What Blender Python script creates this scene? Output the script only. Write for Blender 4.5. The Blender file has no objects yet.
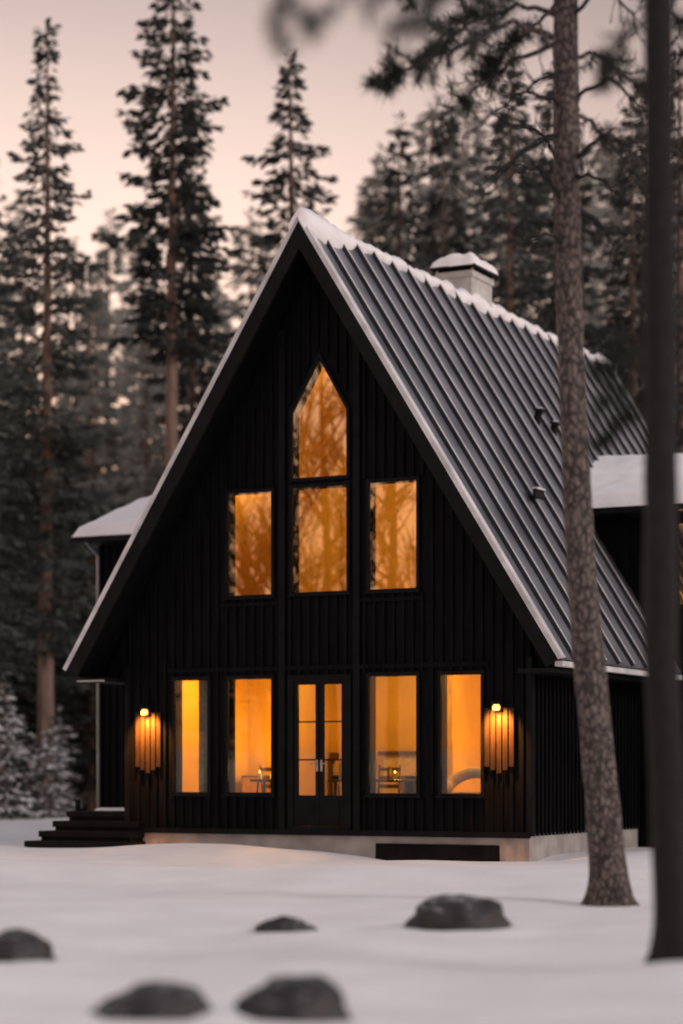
import bpy, math, random
from mathutils import Vector, noise, Matrix

S = bpy.context.scene
S.view_settings.view_transform = 'Standard'
S.view_settings.look = 'None'
S.view_settings.exposure = 0
COL = S.collection
R = random.Random(7)

# ------------------------------------------------------------------ materials
def new_mat(name):
    m = bpy.data.materials.new(name); m.use_nodes = True
    nt = m.node_tree
    b = nt.nodes.get('Principled BSDF')
    return m, nt, b

def noise_mat(name, c1, c2, scale=5, rough=0.6, metal=0.0, bump=0.0, bump_scale=None, stretch=(1,1,1), spec=0.5, lo=0.35, hi=0.65, detail=6, rnd=0.0, bdist=0.02, transl=0.0, snowcap=0.0):
    m, nt, b = new_mat(name)
    N, L = nt.nodes, nt.links
    tc = N.new('ShaderNodeTexCoord'); mp = N.new('ShaderNodeMapping')
    mp.inputs['Scale'].default_value = stretch
    L.new(tc.outputs['Object'], mp.inputs['Vector'])
    nz = N.new('ShaderNodeTexNoise'); nz.inputs['Scale'].default_value = scale; nz.inputs['Detail'].default_value = detail
    L.new(mp.outputs[0], nz.inputs['Vector'])
    cr = N.new('ShaderNodeValToRGB')
    cr.color_ramp.elements[0].position = lo; cr.color_ramp.elements[1].position = hi
    cr.color_ramp.elements[0].color = (*c1, 1); cr.color_ramp.elements[1].color = (*c2, 1)
    L.new(nz.outputs['Fac'], cr.inputs['Fac'])
    out = cr.outputs[0]
    if rnd > 0:
        oi = N.new('ShaderNodeObjectInfo'); mr = N.new('ShaderNodeMapRange')
        mr.inputs['To Min'].default_value = 1 - rnd; mr.inputs['To Max'].default_value = 1 + rnd
        L.new(oi.outputs['Random'], mr.inputs['Value'])
        vm = N.new('ShaderNodeVectorMath'); vm.operation = 'SCALE'
        L.new(out, vm.inputs[0]); L.new(mr.outputs[0], vm.inputs['Scale']); out = vm.outputs[0]
    if snowcap > 0:
        ge = N.new('ShaderNodeNewGeometry'); sx = N.new('ShaderNodeSeparateXYZ'); L.new(ge.outputs['Normal'], sx.inputs[0])
        n3 = N.new('ShaderNodeTexNoise'); n3.inputs['Scale'].default_value = 7; L.new(tc.outputs['Object'], n3.inputs['Vector'])
        ad_ = N.new('ShaderNodeMath'); ad_.operation = 'ADD'; L.new(sx.outputs['Z'], ad_.inputs[0]); L.new(n3.outputs['Fac'], ad_.inputs[1])
        m3 = N.new('ShaderNodeMapRange'); m3.inputs['From Min'].default_value = 1.40; m3.inputs['From Max'].default_value = 1.56; m3.inputs['To Max'].default_value = snowcap
        L.new(ad_.outputs[0], m3.inputs['Value'])
        mxs = N.new('ShaderNodeMixRGB'); mxs.inputs[2].default_value = (.75,.75,.77,1); L.new(m3.outputs[0], mxs.inputs[0]); L.new(out, mxs.inputs[1]); out = mxs.outputs[0]
    L.new(out, b.inputs['Base Color'])
    b.inputs['Roughness'].default_value = rough; b.inputs['Metallic'].default_value = metal
    b.inputs['Specular IOR Level'].default_value = spec
    if bump > 0:
        n2 = N.new('ShaderNodeTexNoise'); n2.inputs['Scale'].default_value = bump_scale or scale * 3; n2.inputs['Detail'].default_value = 8
        L.new(mp.outputs[0], n2.inputs['Vector'])
        bp = N.new('ShaderNodeBump'); bp.inputs['Strength'].default_value = bump; bp.inputs['Distance'].default_value = bdist
        L.new(n2.outputs['Fac'], bp.inputs['Height']); L.new(bp.outputs[0], b.inputs['Normal'])
    if transl > 0:
        tl = N.new('ShaderNodeBsdfTranslucent'); L.new(out, tl.inputs['Color'])
        mx = N.new('ShaderNodeMixShader'); mx.inputs[0].default_value = transl
        L.new(b.outputs[0], mx.inputs[1]); L.new(tl.outputs[0], mx.inputs[2])
        L.new(mx.outputs[0], N['Material Output'].inputs['Surface'])
    return m

def emit_mat(name, c, s):
    m, nt, b = new_mat(name)
    b.inputs['Base Color'].default_value = (*[q*.4 for q in c], 1)
    b.inputs['Emission Color'].default_value = (*c, 1); b.inputs['Emission Strength'].default_value = s
    return m

M_black = noise_mat('black_stained_timber', (.0024,.0028,.0040), (.0056,.0064,.0084), 3, .65, bump=.35, bump_scale=14, stretch=(4,4,.5), spec=.07)
M_trim = noise_mat('black_painted_trim', (.0035,.004,.0052), (.0075,.008,.010), 4, .55, bump=.1, spec=.10)
M_fascia = noise_mat('black_fascia_board', (.0035,.0039,.005), (.0078,.0082,.010), 3, .55, bump=.1, spec=.12)
M_roof = noise_mat('frosted_grey_roof_metal', (.115,.127,.152), (.25,.265,.30), .9, .36, metal=.35, bump=.03, bump_scale=5)
M_rib = noise_mat('roof_seam_metal', (.014,.016,.020), (.03,.033,.04), 2.2, .5, metal=.2)
M_frost = noise_mat('frost_on_roof', (.46,.47,.50), (.78,.785,.81), 2.0, .6, lo=.3, hi=.7)
M_edge = noise_mat('snow_and_light_flashing', (.46,.465,.48), (.72,.725,.74), 2.5, .55)  # pale edge: snow on the right rake, caught light on the left
M_snow = noise_mat('snow', (.83,.82,.835), (.91,.90,.915), 1.2, .65, bump=.4, bump_scale=9, spec=.3, bdist=.03)
M_conc = noise_mat('concrete', (.28,.265,.255), (.40,.38,.365), 3, .85, bump=.3, bump_scale=20)
M_plaster = noise_mat('chimney_plaster', (.42,.41,.40), (.56,.545,.53), 5, .85, bump=.3, bump_scale=20)
M_void = noise_mat('dark_vent', (.006,.006,.006), (.012,.012,.012), 4, .8, spec=.1)
M_warm = noise_mat('warm_interior_plaster', (.64,.43,.12), (.76,.53,.16), 1.2, .8)
M_wood = noise_mat('interior_pine_board', (.46,.28,.07), (.66,.43,.12), 7, .5, stretch=(3,3,.4))
M_slat = noise_mat('lamp_glow_slat', (.024,.016,.011), (.040,.027,.018), 6, .6, stretch=(3,3,.4), spec=.12)  # cladding colour lightened and browned so the lamp glow shows
M_dwood = noise_mat('dark_walnut', (.05,.025,.015), (.10,.05,.025), 4, .5)
M_fabric = noise_mat('cream_fabric', (.5,.42,.33), (.62,.54,.44), 12, .9, bump=.2)
M_curtain = noise_mat('grey_linen', (.20,.205,.215), (.30,.30,.31), 12, .9, bump=.2)
M_metal = noise_mat('brushed_steel', (.35,.34,.33), (.5,.49,.48), 9, .3, metal=1)
M_bulb = emit_mat('lamp_bulb', (1.0,.42,.08), 3.0)
M_flame = emit_mat('candle_flame', (1.0,.55,.12), 5)
M_shade = emit_mat('lamp_shade_fabric', (1.0,.52,.12), 1.4)
M_bark_far = noise_mat('far_bark', (.13,.088,.07), (.26,.175,.14), 4, .9, stretch=(2,2,.4), bump=.4)
M_fol = noise_mat('spruce_needles', (.055,.066,.062), (.12,.132,.122), .9, .75, rnd=.35, spec=.2, transl=.38)
M_fol_far = noise_mat('haze_paled_spruce_needles', (.30,.31,.29), (.48,.48,.45), .6, .8, rnd=.2, spec=.1, transl=.48)  # needles paled to put the distance haze into their colour
M_fol_snow = noise_mat('snowy_needles', (.55,.56,.58), (.8,.8,.82), 3, .8)
M_pine = noise_mat('pine_needles', (.012,.018,.014), (.032,.04,.03), 2.5, .6, spec=.3)
M_rock = noise_mat('wet_dark_rock', (.010,.010,.013), (.042,.040,.043), 5, .55, bump=.8, bump_scale=12, bdist=.04, snowcap=.3)

def bark_mat(name, dark, light):
    m, nt, b = new_mat(name); N, L = nt.nodes, nt.links
    tc = N.new('ShaderNodeTexCoord'); mp = N.new('ShaderNodeMapping'); mp.inputs['Scale'].default_value = (1,1,.42)
    L.new(tc.outputs['Object'], mp.inputs['Vector'])
    nz = N.new('ShaderNodeTexNoise'); nz.inputs['Scale'].default_value = 9; nz.inputs['Detail'].default_value = 5
    L.new(mp.outputs[0], nz.inputs['Vector'])
    mx = N.new('ShaderNodeMixRGB'); mx.inputs[0].default_value = .12
    L.new(mp.outputs[0], mx.inputs[1]); L.new(nz.outputs['Color'], mx.inputs[2])
    vo = N.new('ShaderNodeTexVoronoi'); vo.feature = 'DISTANCE_TO_EDGE'; vo.inputs['Scale'].default_value = 26
    L.new(mx.outputs[0], vo.inputs['Vector'])
    cr = N.new('ShaderNodeValToRGB'); cr.color_ramp.elements[0].position = .02; cr.color_ramp.elements[1].position = .28
    cr.color_ramp.elements[0].color = (*dark, 1); cr.color_ramp.elements[1].color = (*light, 1)
    L.new(vo.outputs['Distance'], cr.inputs['Fac'])
    n3 = N.new('ShaderNodeTexNoise'); n3.inputs['Scale'].default_value = 40; L.new(mp.outputs[0], n3.inputs['Vector'])
    m2 = N.new('ShaderNodeMixRGB'); m2.blend_type = 'MULTIPLY'; m2.inputs[0].default_value = .6
    L.new(cr.outputs[0], m2.inputs[1]); L.new(n3.outputs['Fac'], m2.inputs[2])
    L.new(m2.outputs[0], b.inputs['Base Color']); b.inputs['Roughness'].default_value = .9
    bp = N.new('ShaderNodeBump'); bp.inputs['Strength'].default_value = 1; bp.inputs['Distance'].default_value = .02
    L.new(cr.outputs[0], bp.inputs['Height']); L.new(bp.outputs[0], b.inputs['Normal'])
    return m
M_bark = bark_mat('pine_bark', (.018,.016,.017), (.25,.205,.185))
M_bark_dk = bark_mat('dark_pine_bark', (.004,.004,.005), (.016,.016,.019))

def glass_mat(name, fac, tint):
    m = bpy.data.materials.new(name); m.use_nodes = True
    nt = m.node_tree; N, L = nt.nodes, nt.links
    N.clear()
    o = N.new('ShaderNodeOutputMaterial'); t = N.new('ShaderNodeBsdfTransparent'); g = N.new('ShaderNodeBsdfGlossy')
    t.inputs[0].default_value = (.96,.93,.82,1)
    g.inputs['Roughness'].default_value = .0; g.inputs['Color'].default_value = (*tint, 1)
    mx = N.new('ShaderNodeMixShader'); mx.inputs[0].default_value = fac
    tc = N.new('ShaderNodeTexCoord')
    nz = N.new('ShaderNodeTexNoise'); nz.inputs['Scale'].default_value = 1.2; nz.inputs['Detail'].default_value = 0
    L.new(tc.outputs['Object'], nz.inputs['Vector'])
    bp = N.new('ShaderNodeBump'); bp.inputs['Strength'].default_value = .05; bp.inputs['Distance'].default_value = .01
    L.new(nz.outputs['Fac'], bp.inputs['Height']); L.new(bp.outputs[0], g.inputs['Normal'])
    L.new(t.outputs[0], mx.inputs[1]); L.new(g.outputs[0], mx.inputs[2]); L.new(mx.outputs[0], o.inputs[0])
    return m
M_glass = glass_mat('window_glass', .09, (1,.9,.76))
M_glass_up = glass_mat('coated_window_glass', .40, (1,.84,.60))

# ------------------------------------------------------------------ mesh builder
class MB:
    def __init__(s): s.v = []; s.f = []; s.m = []; s.mats = []
    def mi(s, mat):
        if mat not in s.mats: s.mats.append(mat)
        return s.mats.index(mat)
    def poly(s, pts, mat):
        n = len(s.v); s.v += [tuple(p) for p in pts]; s.f.append(tuple(range(n, n+len(pts)))); s.m.append(s.mi(mat))
    def box(s, x0, x1, y0, y1, z0, z1, mat):
        n = len(s.v)
        s.v += [(x0,y0,z0),(x1,y0,z0),(x1,y1,z0),(x0,y1,z0),(x0,y0,z1),(x1,y0,z1),(x1,y1,z1),(x0,y1,z1)]
        for f in ((0,3,2,1),(4,5,6,7),(0,1,5,4),(1,2,6,5),(2,3,7,6),(3,0,4,7)):
            s.f.append(tuple(n+i for i in f)); s.m.append(s.mi(mat))
    def prism(s, prof, y0, y1, mat):
        n = len(s.v); k = len(prof)
        s.v += [(x, y0, z) for x, z in prof] + [(x, y1, z) for x, z in prof]
        mi = s.mi(mat)
        s.f.append(tuple(n+i for i in range(k))); s.m.append(mi)
        s.f.append(tuple(n+k+i for i in reversed(range(k)))); s.m.append(mi)
        for i in range(k):
            j = (i+1) % k
            s.f.append((n+j, n+i, n+k+i, n+k+j)); s.m.append(mi)
    def prismx(s, prof, x0, x1, mat):
        n = len(s.v); k = len(prof); mi = s.mi(mat)
        s.v += [(x0, y, z) for y, z in prof] + [(x1, y, z) for y, z in prof]
        s.f.append(tuple(n+i for i in range(k))); s.m.append(mi)
        s.f.append(tuple(n+k+i for i in reversed(range(k)))); s.m.append(mi)
        for i in range(k):
            j = (i+1) % k
            s.f.append((n+j, n+i, n+k+i, n+k+j)); s.m.append(mi)
    def tube(s, pts, rad, seg, mat, wob=0, flare=None, cap=True):
        pts = [Vector(p) for p in pts]; n0 = len(s.v); mi = s.mi(mat)
        prev = None
        for i, p in enumerate(pts):
            d = (pts[min(i+1, len(pts)-1)] - pts[max(i-1, 0)]).normalized()
            if prev is None:
                a = d.orthogonal().normalized()
            else:
                a = (prev - d * prev.dot(d)).normalized()
            prev = a; b = d.cross(a)
            for k in range(seg):
                an = 2*math.pi*k/seg
                q = a*math.cos(an) + b*math.sin(an)
                r = rad[i]
                if wob: r *= 1 + wob*noise.noise(Vector((q.x*2.2+3, q.y*2.2, p.z*2.0)))+ wob*.6*noise.noise(Vector((q.x*7, q.y*7, p.z*6.0)))
                if flare: r *= 1 + flare(p, an)
                s.v.append(tuple(p + q*r))
        for i in range(len(pts)-1):
            for k in range(seg):
                a0 = n0+i*seg+k; a1 = n0+i*seg+(k+1) % seg
                s.f.append((a0, a1, a1+seg, a0+seg)); s.m.append(mi)
        if cap:
            s.f.append(tuple(n0+k for k in reversed(range(seg)))); s.m.append(mi)
            e = n0+(len(pts)-1)*seg
            s.f.append(tuple(e+k for k in range(seg))); s.m.append(mi)
    def mesh(s, name, smooth=False):
        me = bpy.data.meshes.new(name); me.from_pydata(s.v, [], s.f)
        for m in s.mats: me.materials.append(m)
        me.polygons.foreach_set('material_index', s.m)
        if smooth: me.polygons.foreach_set('use_smooth', [True]*len(s.f))
        me.update(); return me
    def obj(s, name, parent=None, smooth=False, loc=(0,0,0)):
        o = bpy.data.objects.new(name, s.mesh(name, smooth)); COL.objects.link(o); o.location = loc
        if parent: o.parent = parent
        return o

def empty(name, label, cat, loc=(0,0,0), group=None):
    e = bpy.data.objects.new(name, None); e.empty_display_size = .3; COL.objects.link(e); e.location = loc
    e['label'] = label; e['category'] = cat
    if group: e['group'] = group
    return e

def bevel(o, w, seg=2):
    md = o.modifiers.new('bevel', 'BEVEL'); md.width = w; md.segments = seg; md.limit_method = 'ANGLE'

def snow_sheet(mb, x0, x1, y0, y1, zf, th, nx, ny, mat, seed=0, edge=.12, nz_amp=.3, freq=1.3):
    n0 = len(mb.v); mi = mb.mi(mat)
    W = x1-x0; H = y1-y0
    for j in range(ny+1):
        for i in range(nx+1):
            u = i/nx; v = j/ny
            x = x0+W*u; y = y0+H*v
            d = min(u*W, (1-u)*W, v*H, (1-v)*H)
            t = min(1, d/edge); prof = math.sqrt(max(0, 1-(1-t)**2))
            nn = noise.noise(Vector((x*freq+seed, y*freq, seed*.7)))+.5*noise.noise(Vector((x*freq*3+seed, y*freq*3, 2)))
            jx = .025*noise.noise(Vector((x*3, y*3, seed+5))) if d < edge*.5 else 0
            mb.v.append((x+jx, y+jx, zf(x, y)-.01+th*prof*(1+nz_amp*nn)))
    for j in range(ny):
        for i in range(nx):
            a = n0+j*(nx+1)+i
            mb.f.append((a, a+1, a+nx+2, a+nx+1)); mb.m.append(mi)

# ------------------------------------------------------------------ camera frame (metres): lateral and depth from the camera, for placing by image pixels, turned 26.6 deg to the house
OX, OY = 15.98, -31.14
CA, SA = .894, .448
def cam_to_world(l, d): return (OX - SA*d + CA*l, OY + CA*d + SA*l)
def world_to_cam(x, y):
    dx, dy = x-OX, y-OY
    return (CA*dx+SA*dy, -SA*dx+CA*dy)

ROCKS = [(.93,17.6,.42,.34,.29,1), (-.44,17.3,.24,.2,.15,2), (-2.2,15.0,.27,.26,.24,3), (-.26,11.9,.30,.26,.26,4), (-1.02,11.9,.33,.24,.20,5)]
def ground_z(x, y):
    n = .13*noise.noise(Vector((x*.11, y*.11, 1.3))) + .09*noise.noise(Vector((x*.42, y*.42, 4.1))) + .02*noise.noise(Vector((x*1.3, y*1.3, 7)))
    dd = max(0, abs(x)-5)**2 + max(0, -y-1)**2*1.0
    near = math.exp(-dd/9.0) if y < 12 else .3
    n *= 1-.6*near
    n += -.24*math.exp(-(((x-2.6)/1.7)**2+((y+.3)/1.0)**2))
    n += .14*math.exp(-(((x+1.4)/2.0)**2+((y+1.2)/1.2)**2))
    n += .20*math.exp(-(((x-6.6)/1.7)**2+((y-.5)/2.5)**2))
    l, d = world_to_cam(x, y)
    wv = noise.noise(Vector((l*.16, 2.2, 0)))
    n += .24*math.exp(-((d-26.0-4*wv)/1.7)**2)*(.5+1.0*noise.noise(Vector((l*.22, 9, 0)))+.3)
    n += .20*math.exp(-((d-16-3*wv)/1.0)**2)*(.6+1.2*noise.noise(Vector((l*.4, 19, 0))))
    n += .12*math.exp(-((d-13.4+2*wv)/.6)**2)*(.6+1.2*noise.noise(Vector((l*.5, 29, 0))))
    if 9 < d < 20 and abs(l) < 4:
        for rl, rd, wx, wy, hz, sd in ROCKS:
            q = math.hypot((l-rl)/wx, (d-rd)/wy)
            n += .06*math.exp(-((q-1.15)/.45)**2)
    r = math.hypot(x+10, y-20)
    n += max(0, r-70)*.015
    return n

# ------------------------------------------------------------------ ground
def axis(lo, hi, fine_lo, fine_hi, st):
    a = []; x = fine_lo
    while x <= fine_hi: a.append(x); x += st
    s = st; x = fine_lo; L = []
    while x > lo: s *= 1.22; x -= s; L.append(x)
    s = st; x = a[-1]; Rr = []
    while x < hi: s *= 1.22; x += s; Rr.append(x)
    return L[::-1]+a+Rr
xs = axis(-600, 600, -14, 18, .14); ys = axis(-300, 900, -30, 4, .14)
g = MB(); mi = g.mi(M_snow)
for y in ys:
    for x in xs: g.v.append((x, y, ground_z(x, y)))
nx = len(xs)
for j in range(len(ys)-1):
    for i in range(nx-1):
        a = j*nx+i; g.f.append((a, a+1, a+nx+1, a+nx)); g.m.append(mi)
go = g.obj('ground', smooth=True); go['kind'] = 'structure'; go['label'] = 'deep soft snow covering the clearing'; go['category'] = 'ground'

# ------------------------------------------------------------------ house
RZ, EX, EZ = 9.85, 4.3, 2.95
sl = (RZ-EZ)/EX
nX, nZ = .849, .529
T = .20
def zin(x): return RZ - T/nZ - sl*abs(x)
house = empty('a_frame_house', 'black timber A-frame house with steep metal roof and glowing windows', 'house')

LOW = [(-2.64,-2.03), (-1.645,-.86), (.877,1.683), (2.10,2.76)]
WINS = [(a, b, .94, 2.76) for a, b in LOW] + [(-1.645,-.86,4.10,5.74), (.877,1.683,4.11,5.77), (-.48,.48,4.11,5.76)]
DOOR = (-.48,.48,.40,2.72)
PT = (-.48,.48,5.92,6.95,7.78)
HW = 3.55
def cuts(xa, xb):
    xm = (xa+xb)/2; c = []
    for w in WINS+[DOOR]:
        if w[0] <= xm <= w[1]: c.append(((w[2], w[2]), (w[3], w[3])))
    if PT[0] <= xm <= PT[1]:
        f = lambda x: PT[4]-(PT[4]-PT[3])*abs(x)/.48
        c.append(((PT[2], PT[2]), (f(xa), f(xb))))
    return sorted(c, key=lambda q: q[0][0])
w = MB()
bx = sorted(set([-HW, HW, 0.0] + [v for q in WINS+[DOOR] for v in q[:2]]))
for a, b in zip(bx, bx[1:]):
    lo = (.34, .34)
    for c in cuts(a, b):
        w.prism([(a, lo[0]), (b, lo[1]), (b, c[0][1]), (a, c[0][0])], 0, .2, M_black); lo = c[1]
    w.prism([(a, lo[0]), (b, lo[1]), (b, zin(b)-.003), (a, zin(a)-.003)], 0, .2, M_black)
w.box(HW-.2, HW, .201, 13.2, .34, 3.5, M_black)
w.box(-HW, -HW+.2, .201, 13.2, .34, 3.5, M_black)
w.prism([(-HW, .34), (HW, .34), (HW, zin(HW)), (0, zin(0)), (-HW, zin(HW))], 13.2, 13.3, M_black)
x = -3.5
while x <= 3.52:
    jit = R.uniform(-.004, .004)
    bw = .024
    segs = []; lo = .30
    for q in sorted(WINS+[DOOR, (PT[0], PT[1], PT[2], PT[4]-(PT[4]-PT[3])*min(1, max(0, abs(x)-.05)/.48)+.1)], key=lambda q: q[2]):
        if q[0]-.11 < x < q[1]+.11:
            segs.append((lo, q[2]-.07)); lo = q[3]+.07
    segs.append((lo, zin(abs(x)+bw)))
    for z0, z1 in segs:
        if z1-z0 > .05: w.box(x-bw+jit, x+bw+jit, -.036, -.001, z0, z1, M_black)
    x += .165
y = .1
while y < 5:
    w.box(HW+.001, HW+.036, y-.024, y+.024, .30, 2.9, M_black); y += .165
w.box(HW-.04, HW+.05, -.05, .06, .3, 3.0, M_trim); w.box(-HW-.05, -HW+.04, -.05, .06, .3, 3.0, M_trim)
wall = w.obj('wall', house)
t = MB()
for xx in (-.66, .66): t.box(xx-.055, xx+.055, -.058, -.037, .3, zin(.75), M_trim)
t.box(-2.78, 2.9, -.052, -.0375, 2.88, 2.95, M_black)
t.box(-1.8, -.73, -.055, -.0375, 3.92, 3.98, M_black); t.box(.73, 1.8, -.055, -.0375, 3.92, 3.98, M_black)
t.box(-HW-.02, HW+.02, -.055, -.0375, .27, .36, M_trim)
t.obj('trim_board', house)

f = MB()
f.box(-HW+.03, HW-.02, .03, 13.1, -.6, .335, M_conc)
fo = f.obj('foundation', house); bevel(fo, .01)
f = MB()
f.box(1.0, 3.02, .012, .028, -.45, .13, M_void)
f.box(.97, 3.05, -.004, .011, .131, .16, M_trim); f.box(.97, .999, -.004, .011, -.45, .13, M_trim); f.box(3.021, 3.05, -.004, .011, -.45, .13, M_trim)
f.obj('basement_opening', house)

def window(x0, x1, z0, z1, y=0.0, parent=house, label=None):
    m = MB(); c = .055; yo = y-.045; yi = y+.12
    m.box(x0-c, x0, yo, yi, z0-c, z1+c, M_trim); m.box(x1, x1+c, yo, yi, z0-c, z1+c, M_trim)
    m.box(x0, x1, yo, yi, z1, z1+c, M_trim); m.box(x0, x1, yo, yi, z0-c, z0, M_trim)
    m.box(x0-c-.02, x1+c+.02, yo-.03, yo-.001, z0-c-.01, z0-c+.02, M_trim)
    o = m.obj('window', parent)
    if label: o['label'] = label
    p = MB(); p.poly([(x0, y-.02, z0), (x1, y-.02, z0), (x1, y-.02, z1), (x0, y-.02, z1)], M_glass_up if (z0 > 3 and y == 0) else M_glass)
    p.obj('window_pane', o)
    return o
for q in WINS: window(*q)
m = MB(); h = .48; c = .055
ap, sh = PT[4], PT[3]
outer = [(-h-c, PT[2]-c), (h+c, PT[2]-c), (h+c, sh+.02), (0, ap+.11), (-h-c, sh+.02)]
inner = [(-h, PT[2]), (h, PT[2]), (h, sh), (0, ap), (-h, sh)]
for i in range(5):
    j = (i+1) % 5
    m.prism([outer[i], outer[j], inner[j], inner[i]], -.045, .12, M_trim)
o = m.obj('window', house); o['label'] = 'pointed gable window'
p = MB(); p.poly([(a, -.02, b) for a, b in inner], M_glass_up); p.obj('window_pane', o)

m = MB()
m.box(-.56, -.46, -.05, .12, .36, 2.80, M_trim); m.box(.46, .56, -.05, .12, .36, 2.80, M_trim)
m.box(-.46, .46, -.05, .12, 2.70, 2.80, M_trim); m.box(-.46, .46, -.07, .12, .345, .41, M_trim)
m.obj('door_frame', house)
for sx in (-1, 1):
    a, b = (-.455, -.004) if sx < 0 else (.004, .455)
    m = MB(); e = .065
    m.box(a, a+e, -.03, .03, .415, 2.695, M_trim); m.box(b-e, b, -.03, .03, .415, 2.695, M_trim)
    m.box(a+e, b-e, -.03, .03, 2.65, 2.695, M_trim); m.box(a+e, b-e, -.03, .03, .415, .9, M_trim)
    m.box(a+e+.04, b-e-.04, -.042, -.031, .5, .82, M_trim)
    for zz in (1.45, 2.05): m.box(a+e, b-e, -.025, .025, zz, zz+.022, M_trim)
    o = m.obj('door', house)
    p = MB(); p.poly([(a+e, .0, .9), (b-e, .0, .9), (b-e, .0, 2.65), (a+e, .0, 2.65)], M_glass); p.obj('door_glass', o)
    p = MB(); hx = -.04 if sx < 0 else .04
    p.box(hx-.018, hx+.018, -.038, -.031, 1.28, 1.46, M_metal)
    p.tube([(hx, -.037, 1.4), (hx, -.085, 1.4)], [.009]*2, 8, M_metal); p.tube([(hx, -.08, 1.4), (hx+.1*sx, -.085, 1.4)], [.009]*2, 8, M_metal)
    p.obj('door_handle', o)

# roof
YF, YB = -.7, 13.6
r = MB()
def onroof(u, s, hgt):
    return (s*(u*nZ + hgt*nX), RZ - u*nX + hgt*nZ)
LEN = math.hypot(EX, RZ-EZ)
def chev(t0, t1):
    return [onroof(LEN, -1, -t0), onroof(LEN, -1, -t1), (0, RZ-t1/nZ), onroof(LEN, 1, -t1), onroof(LEN, 1, -t0), (0, RZ-t0/nZ)]
r.prism(chev(0, .045), YF+.03, YB, M_roof)
r.prism(chev(.046, T), YF+.032, YB-.02, M_black)
y = YF+.50
si = 0
while y < YB-.1:
    for s in (1, -1):
        r.prism([onroof(.03, s, .0), onroof(.03, s, .065), onroof(LEN+.01, s, .065), onroof(LEN+.01, s, 0)], y-.015, y+.015, M_rib)
        n0 = len(r.v); mi = r.mi(M_frost); NN = 40
        for i in range(NN+1):
            u = .05+(LEN-.06)*i/NN
            wdt = .06+.045*noise.noise(Vector((u*.7, si*3.1, s)))+.02*noise.noise(Vector((u*3, si*1.7, s)))
            wdt *= 1-.5*i/NN
            a = onroof(u, s, .006)
            r.v += [(a[0], y+.0155, a[1]), (a[0], y+.0155+wdt, a[1])]
        for i in range(NN): r.f.append((n0+2*i, n0+2*i+2, n0+2*i+3, n0+2*i+1)); r.m.append(mi)
        r.prism([onroof(.03, s, .0651), onroof(.03, s, .076), onroof(LEN, s, .076), onroof(LEN, s, .0651)], y-.016, y+.016, M_frost)
    y += .66; si += 1
roof = r.obj('roof', house); roof['label'] = 'steep standing-seam metal roof dusted with snow'
for s in (1, -1):
    r = MB()
    r.prism([(0, RZ-.0), (0, RZ-.25/nZ), onroof(LEN, s, -.25), onroof(LEN, s, 0)], YF-.03, YF+.028, M_fascia)
    r.prism([(0, RZ+.001), (0, RZ+.045/nZ), onroof(LEN+.02, s, .045), onroof(LEN+.02, s, .001)], YF-.05, YF+.10, M_edge)
    r.prism([(0, RZ-.002), (0, RZ-.025/nZ), onroof(LEN+.02, s, -.025), onroof(LEN+.02, s, -.002)], YF-.055, YF-.032, M_edge)
    r.obj('rake_board', roof)
for s in (1, -1):
    r = MB()
    pr = [(s*(HW+.052), 2.74), (s*4.14, 2.74), (s*4.14, 2.80), (s*(HW+.052), 2.80)]
    r.prism(pr, YF+.05, 13.4, M_fascia)
    r.prism([(s*(HW+.052), 2.801), (s*4.06, 2.801), (s*(HW+.052), zin(HW+.052)-.01)], .05, 13.38, M_black)
    r.obj('eave_soffit', roof)
    r = MB(); r.box(min(s*4.2, s*4.32), max(s*4.2, s*4.32), YF+.05, 4.96 if s == 1 else 13.4, 2.82, 2.90, M_edge if s == 1 else M_fascia)
    r.obj('gutter', roof)
r = MB(); r.box(-4.13, -HW-.055, YF+.035, YF+.049, 2.735, 2.765, M_conc); r.obj('soffit_bounce_strip', roof)  # pale strip puts snow-reflected light on the dark soffit edge
r = MB(); NS = 300; K = 10; mi = r.mi(M_snow)
for i in range(NS+1):
    yy = YF-.08 + (YB-YF+.1)*i/NS
    nn = noise.noise(Vector((yy*.9, 3, 0))) + .55*noise.noise(Vector((yy*3.1, 8, 0)))
    n3 = noise.noise(Vector((yy*1.3, 13, 5)))
    n4 = noise.noise(Vector((yy*1.6, 33, 5)))+.6*noise.noise(Vector((yy*4.6, 43, 5)))
    wd = .13 + .10*nn + .26*math.exp(-((yy-YF-.6)/.8)**2); th = .085+.10*n4+.09*math.exp(-((yy-YF-.4)/.8)**2)
    g3 = math.exp(-((yy-6.2)/.75)**2); wd += .14*g3; th += .05*g3
    wd = max(wd, .05); th = max(th, .035)
    wd2 = .2+.1*n3 + .1*math.exp(-((yy-YF-.7)/.9)**2)
    e = min(1, i/2, (NS-i)/2) ** .5 if min(i, NS-i) < 2 else 1
    for k2 in range(K+1):
        u = -1+2*k2/K
        d = abs(u)*(wd if u > 0 else wd2); s = 1 if u > 0 else -1
        hh = th*math.sqrt(max(0, 1-u*u))*e*(1+.25*noise.noise(Vector((yy*3, u*2, 1)))) + .002
        px, pz = onroof(d, s, hh)
        if abs(u) < 1e-6: px = 0; pz = RZ + hh*1.15
        r.v.append((px, yy, pz))
for i in range(NS):
    for k2 in range(K):
        a = i*(K+1)+k2; r.f.append((a, a+1, a+K+2, a+K+1)); r.m.append(mi)
r.obj('ridge_snow', roof, smooth=True)
r = MB()
r.box(-.55, .12, 5.75, 6.7, 8.9, 10.22, M_plaster); r.box(-.58, .15, 5.72, 6.73, 10.221, 10.33, M_plaster)
for a in (-.57, .12):
    for b in (5.74, 6.68): r.box(a, a+.03, b, b+.03, 10.331, 10.38, M_metal)
r.box(-.66, .23, 5.64, 6.81, 10.381, 10.42, M_trim)
ch = r.obj('chimney', roof); ch['label'] = 'plastered chimney with dark cap'
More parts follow.
